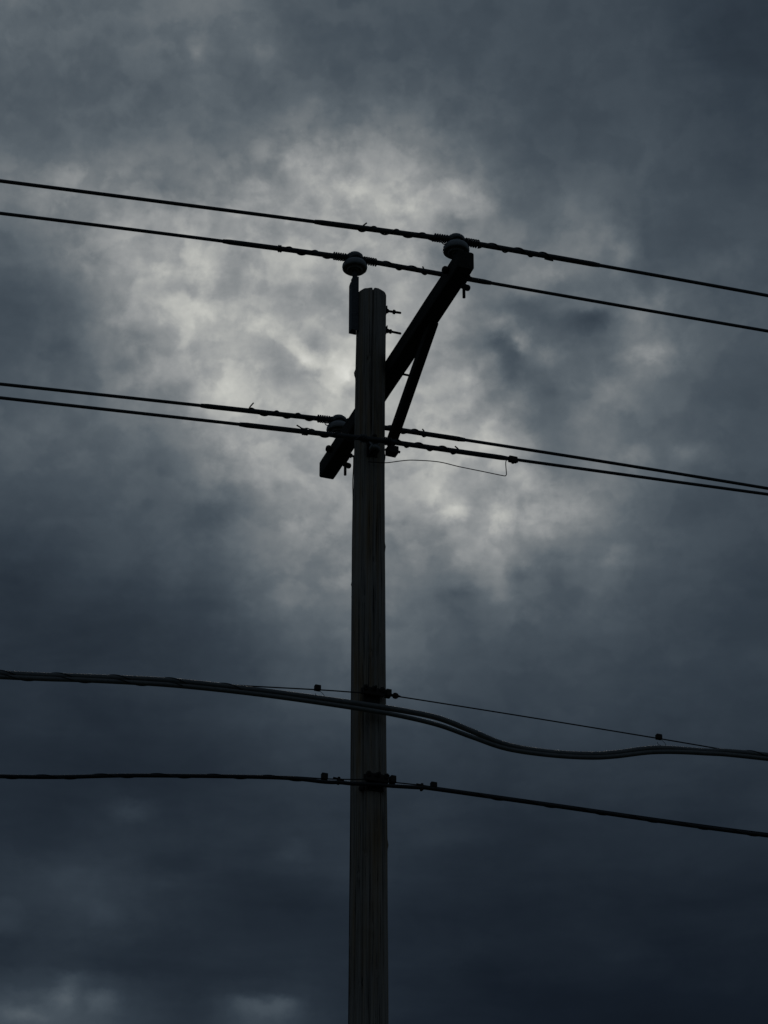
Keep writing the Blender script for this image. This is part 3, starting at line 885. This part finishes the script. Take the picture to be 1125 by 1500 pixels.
def strand_wire(label, ctrl, t, r, clips, grip=None, group=None, straps=()):
    at = L(0, t, ctrl[len(ctrl) // 2][1])
    root = thing('support_strand', label, 'support wire', at, group)
    P = spline([L(s_, t, z_) for s_, z_ in extend(ctrl)], 10)
    MB().tube(P, r, 8).build('strand', M_STRAND, root, at)
    for s_, z_, h in clips:
        c = MB().box(L(s_, t, z_ + h * 0.35), (0.040, 0.030, h), 0.004)
        c.hexnut(L(s_, t - 0.02, z_ + h * 0.45), (0, 1, 0), 0.012, 0.014)
        pts = [L(s_ + 0.012 + 0.030 * math.sin(k * 0.5), t + 0.012, z_ - 0.012 - 0.045 * math.sin(math.pi * k / 12) ) for k in range(11)]
        c2 = c.build('lashing_clamp', M_RUST, root, at)
        if not straps:
            MB().tube(pts, 0.0016, 5).build('loose_lashing_wire', M_STRAND, c2, at)
    for s_, z_ in straps:
        m = MB()
        m.box(L(s_, t, z_ - 0.012), (0.016, 0.030, 0.046), 0.004)
        m.tube([L(s_ - 0.035, t, z_ + 0.003), L(s_ + 0.035, t, z_ - 0.002)], r + 0.003, 8)
        m.build('spacer_strap', M_RUST, root, at)
    if grip:
        m = MB()
        s_, z_ = grip
        m.lathe([(0.006, -0.034), (0.010, -0.026), (0.010, -0.018), (0.018, -0.014), (0.021, 0), (0.017, 0.012), (0.008, 0.020), (0.005, 0.034)], L(s_, t, z_), (1, 0, 0.02), 16)
        m.build('strand_grip', M_RUST, root, at)
    return root

def lash(P, r, pitch, root, at):
    pts, acc_ = [], 0.0
    for i, p in enumerate(P):
        if i:
            acc_ += (P[i] - P[i - 1]).length
        an = 2 * math.pi * acc_ / pitch
        pts.append(p + Vector((0, math.cos(an) * r, math.sin(an) * r)))
    return pts

CA = [(-2.448, 9.837), (-1.918, 9.909), (-1.375, 9.978), (-0.798, 10.014), (-0.185, 10.035), (0.114, 10.039), (0.393, 10.029), (0.626, 9.977),
      (0.861, 9.919), (1.145, 9.914), (1.434, 9.945), (1.629, 9.988), (1.926, 10.072), (2.274, 10.112), (2.752, 10.160)]
CB = [(-2.449, 9.806), (-1.92, 9.878), (-1.378, 9.941), (-0.802, 9.977), (-0.191, 9.993), (0.108, 9.992), (0.387, 9.972), (0.62, 9.925),
      (0.854, 9.882), (1.138, 9.886), (1.426, 9.915), (1.621, 9.955), (1.917, 10.037), (2.265, 10.086), (2.742, 10.126)]
S1 = [(-2.445, 9.862), (-1.914, 9.934), (-1.37, 9.994), (-1.061, 10.022), (-0.408, 10.100), (-0.179, 10.124), (-0.041, 10.139), (0.122, 10.148),
      (1.018, 10.157), (1.964, 10.161), (2.586, 10.161), (2.763, 10.176)]
S2 = [(-2.397, 9.171), (-1.559, 9.315), (-0.69, 9.449), (-0.355, 9.486), (-0.175, 9.511), (-0.017, 9.537), (0.097, 9.537), (0.373, 9.549),
      (1.143, 9.564), (2.719, 9.597)]
CC = [(-2.396, 9.163), (-1.559, 9.306), (-0.69, 9.436), (-0.355, 9.462), (-0.262, 9.474), (-0.175, 9.480), (-0.017, 9.499), (0.097, 9.507), (0.292, 9.527), (0.373, 9.532),
      (1.143, 9.546), (2.718, 9.578)]

def cable(label, ctrl, t, r, mat, group, seed, lashed=None):
    at = L(0, t, ctrl[len(ctrl) // 2][1])
    root = thing('communication_cable', label, 'cable', at, group)
    P = spline([L(s_, t, z_ + 0.002 * noise.noise(Vector((s_ * 2, seed, 0)))) for s_, z_ in extend(ctrl)], 14)
    MB().tube(P, r, 16).build('jacket', mat, root, at)
    if lashed:
        Q = []
        for i in range(len(P) - 1):
            for k in range(4):
                Q.append(P[i].lerp(P[i + 1], k / 4))
        for s0_, s1_ in lashed:
            R_ = [p for p in Q if s0_ <= p.x <= s1_]
            if len(R_) > 4:
                MB().tube(lash(R_, r + 0.0015, 0.36, root, at), 0.0030, 5).build('lashing_wire', M_STRAND, root, at)
    return root

strand_wire('thin straight support wire running just above the sagging pair of thick cables', S1, 0.142, 0.0045,
            [(-0.408, 10.100, 0.036), (1.964, 10.161, 0.034)], grip=(0.118, 10.150), group='support wires for the lower cables')
cable('thick grey-black cable, upper of the pair that dips right of the pole', CA, 0.165, 0.0185, M_CABLE, 'pair of sagging cables', 1, [(-8, -0.9), (2.5, 8)])
cable('thick grey-black cable, lower of the pair that dips right of the pole', CB, 0.180, 0.0150, M_CABLE, 'pair of sagging cables', 2, [(-8, -1.3)])
strand_wire('thin support wire lashed along the top of the lowest black cable', S2, 0.142, 0.0042,
            [(-0.355, 9.486, 0.042), (0.373, 9.549, 0.036)], group='support wires for the lower cables', straps=[(-0.262, 9.499), (0.292, 9.546)])
cable('lowest cable in the picture, dull black and nearly straight across the pole', CC, 0.148, 0.0125, M_CABLE2, None, 3, [(-8, -0.5), (0.5, 8)])
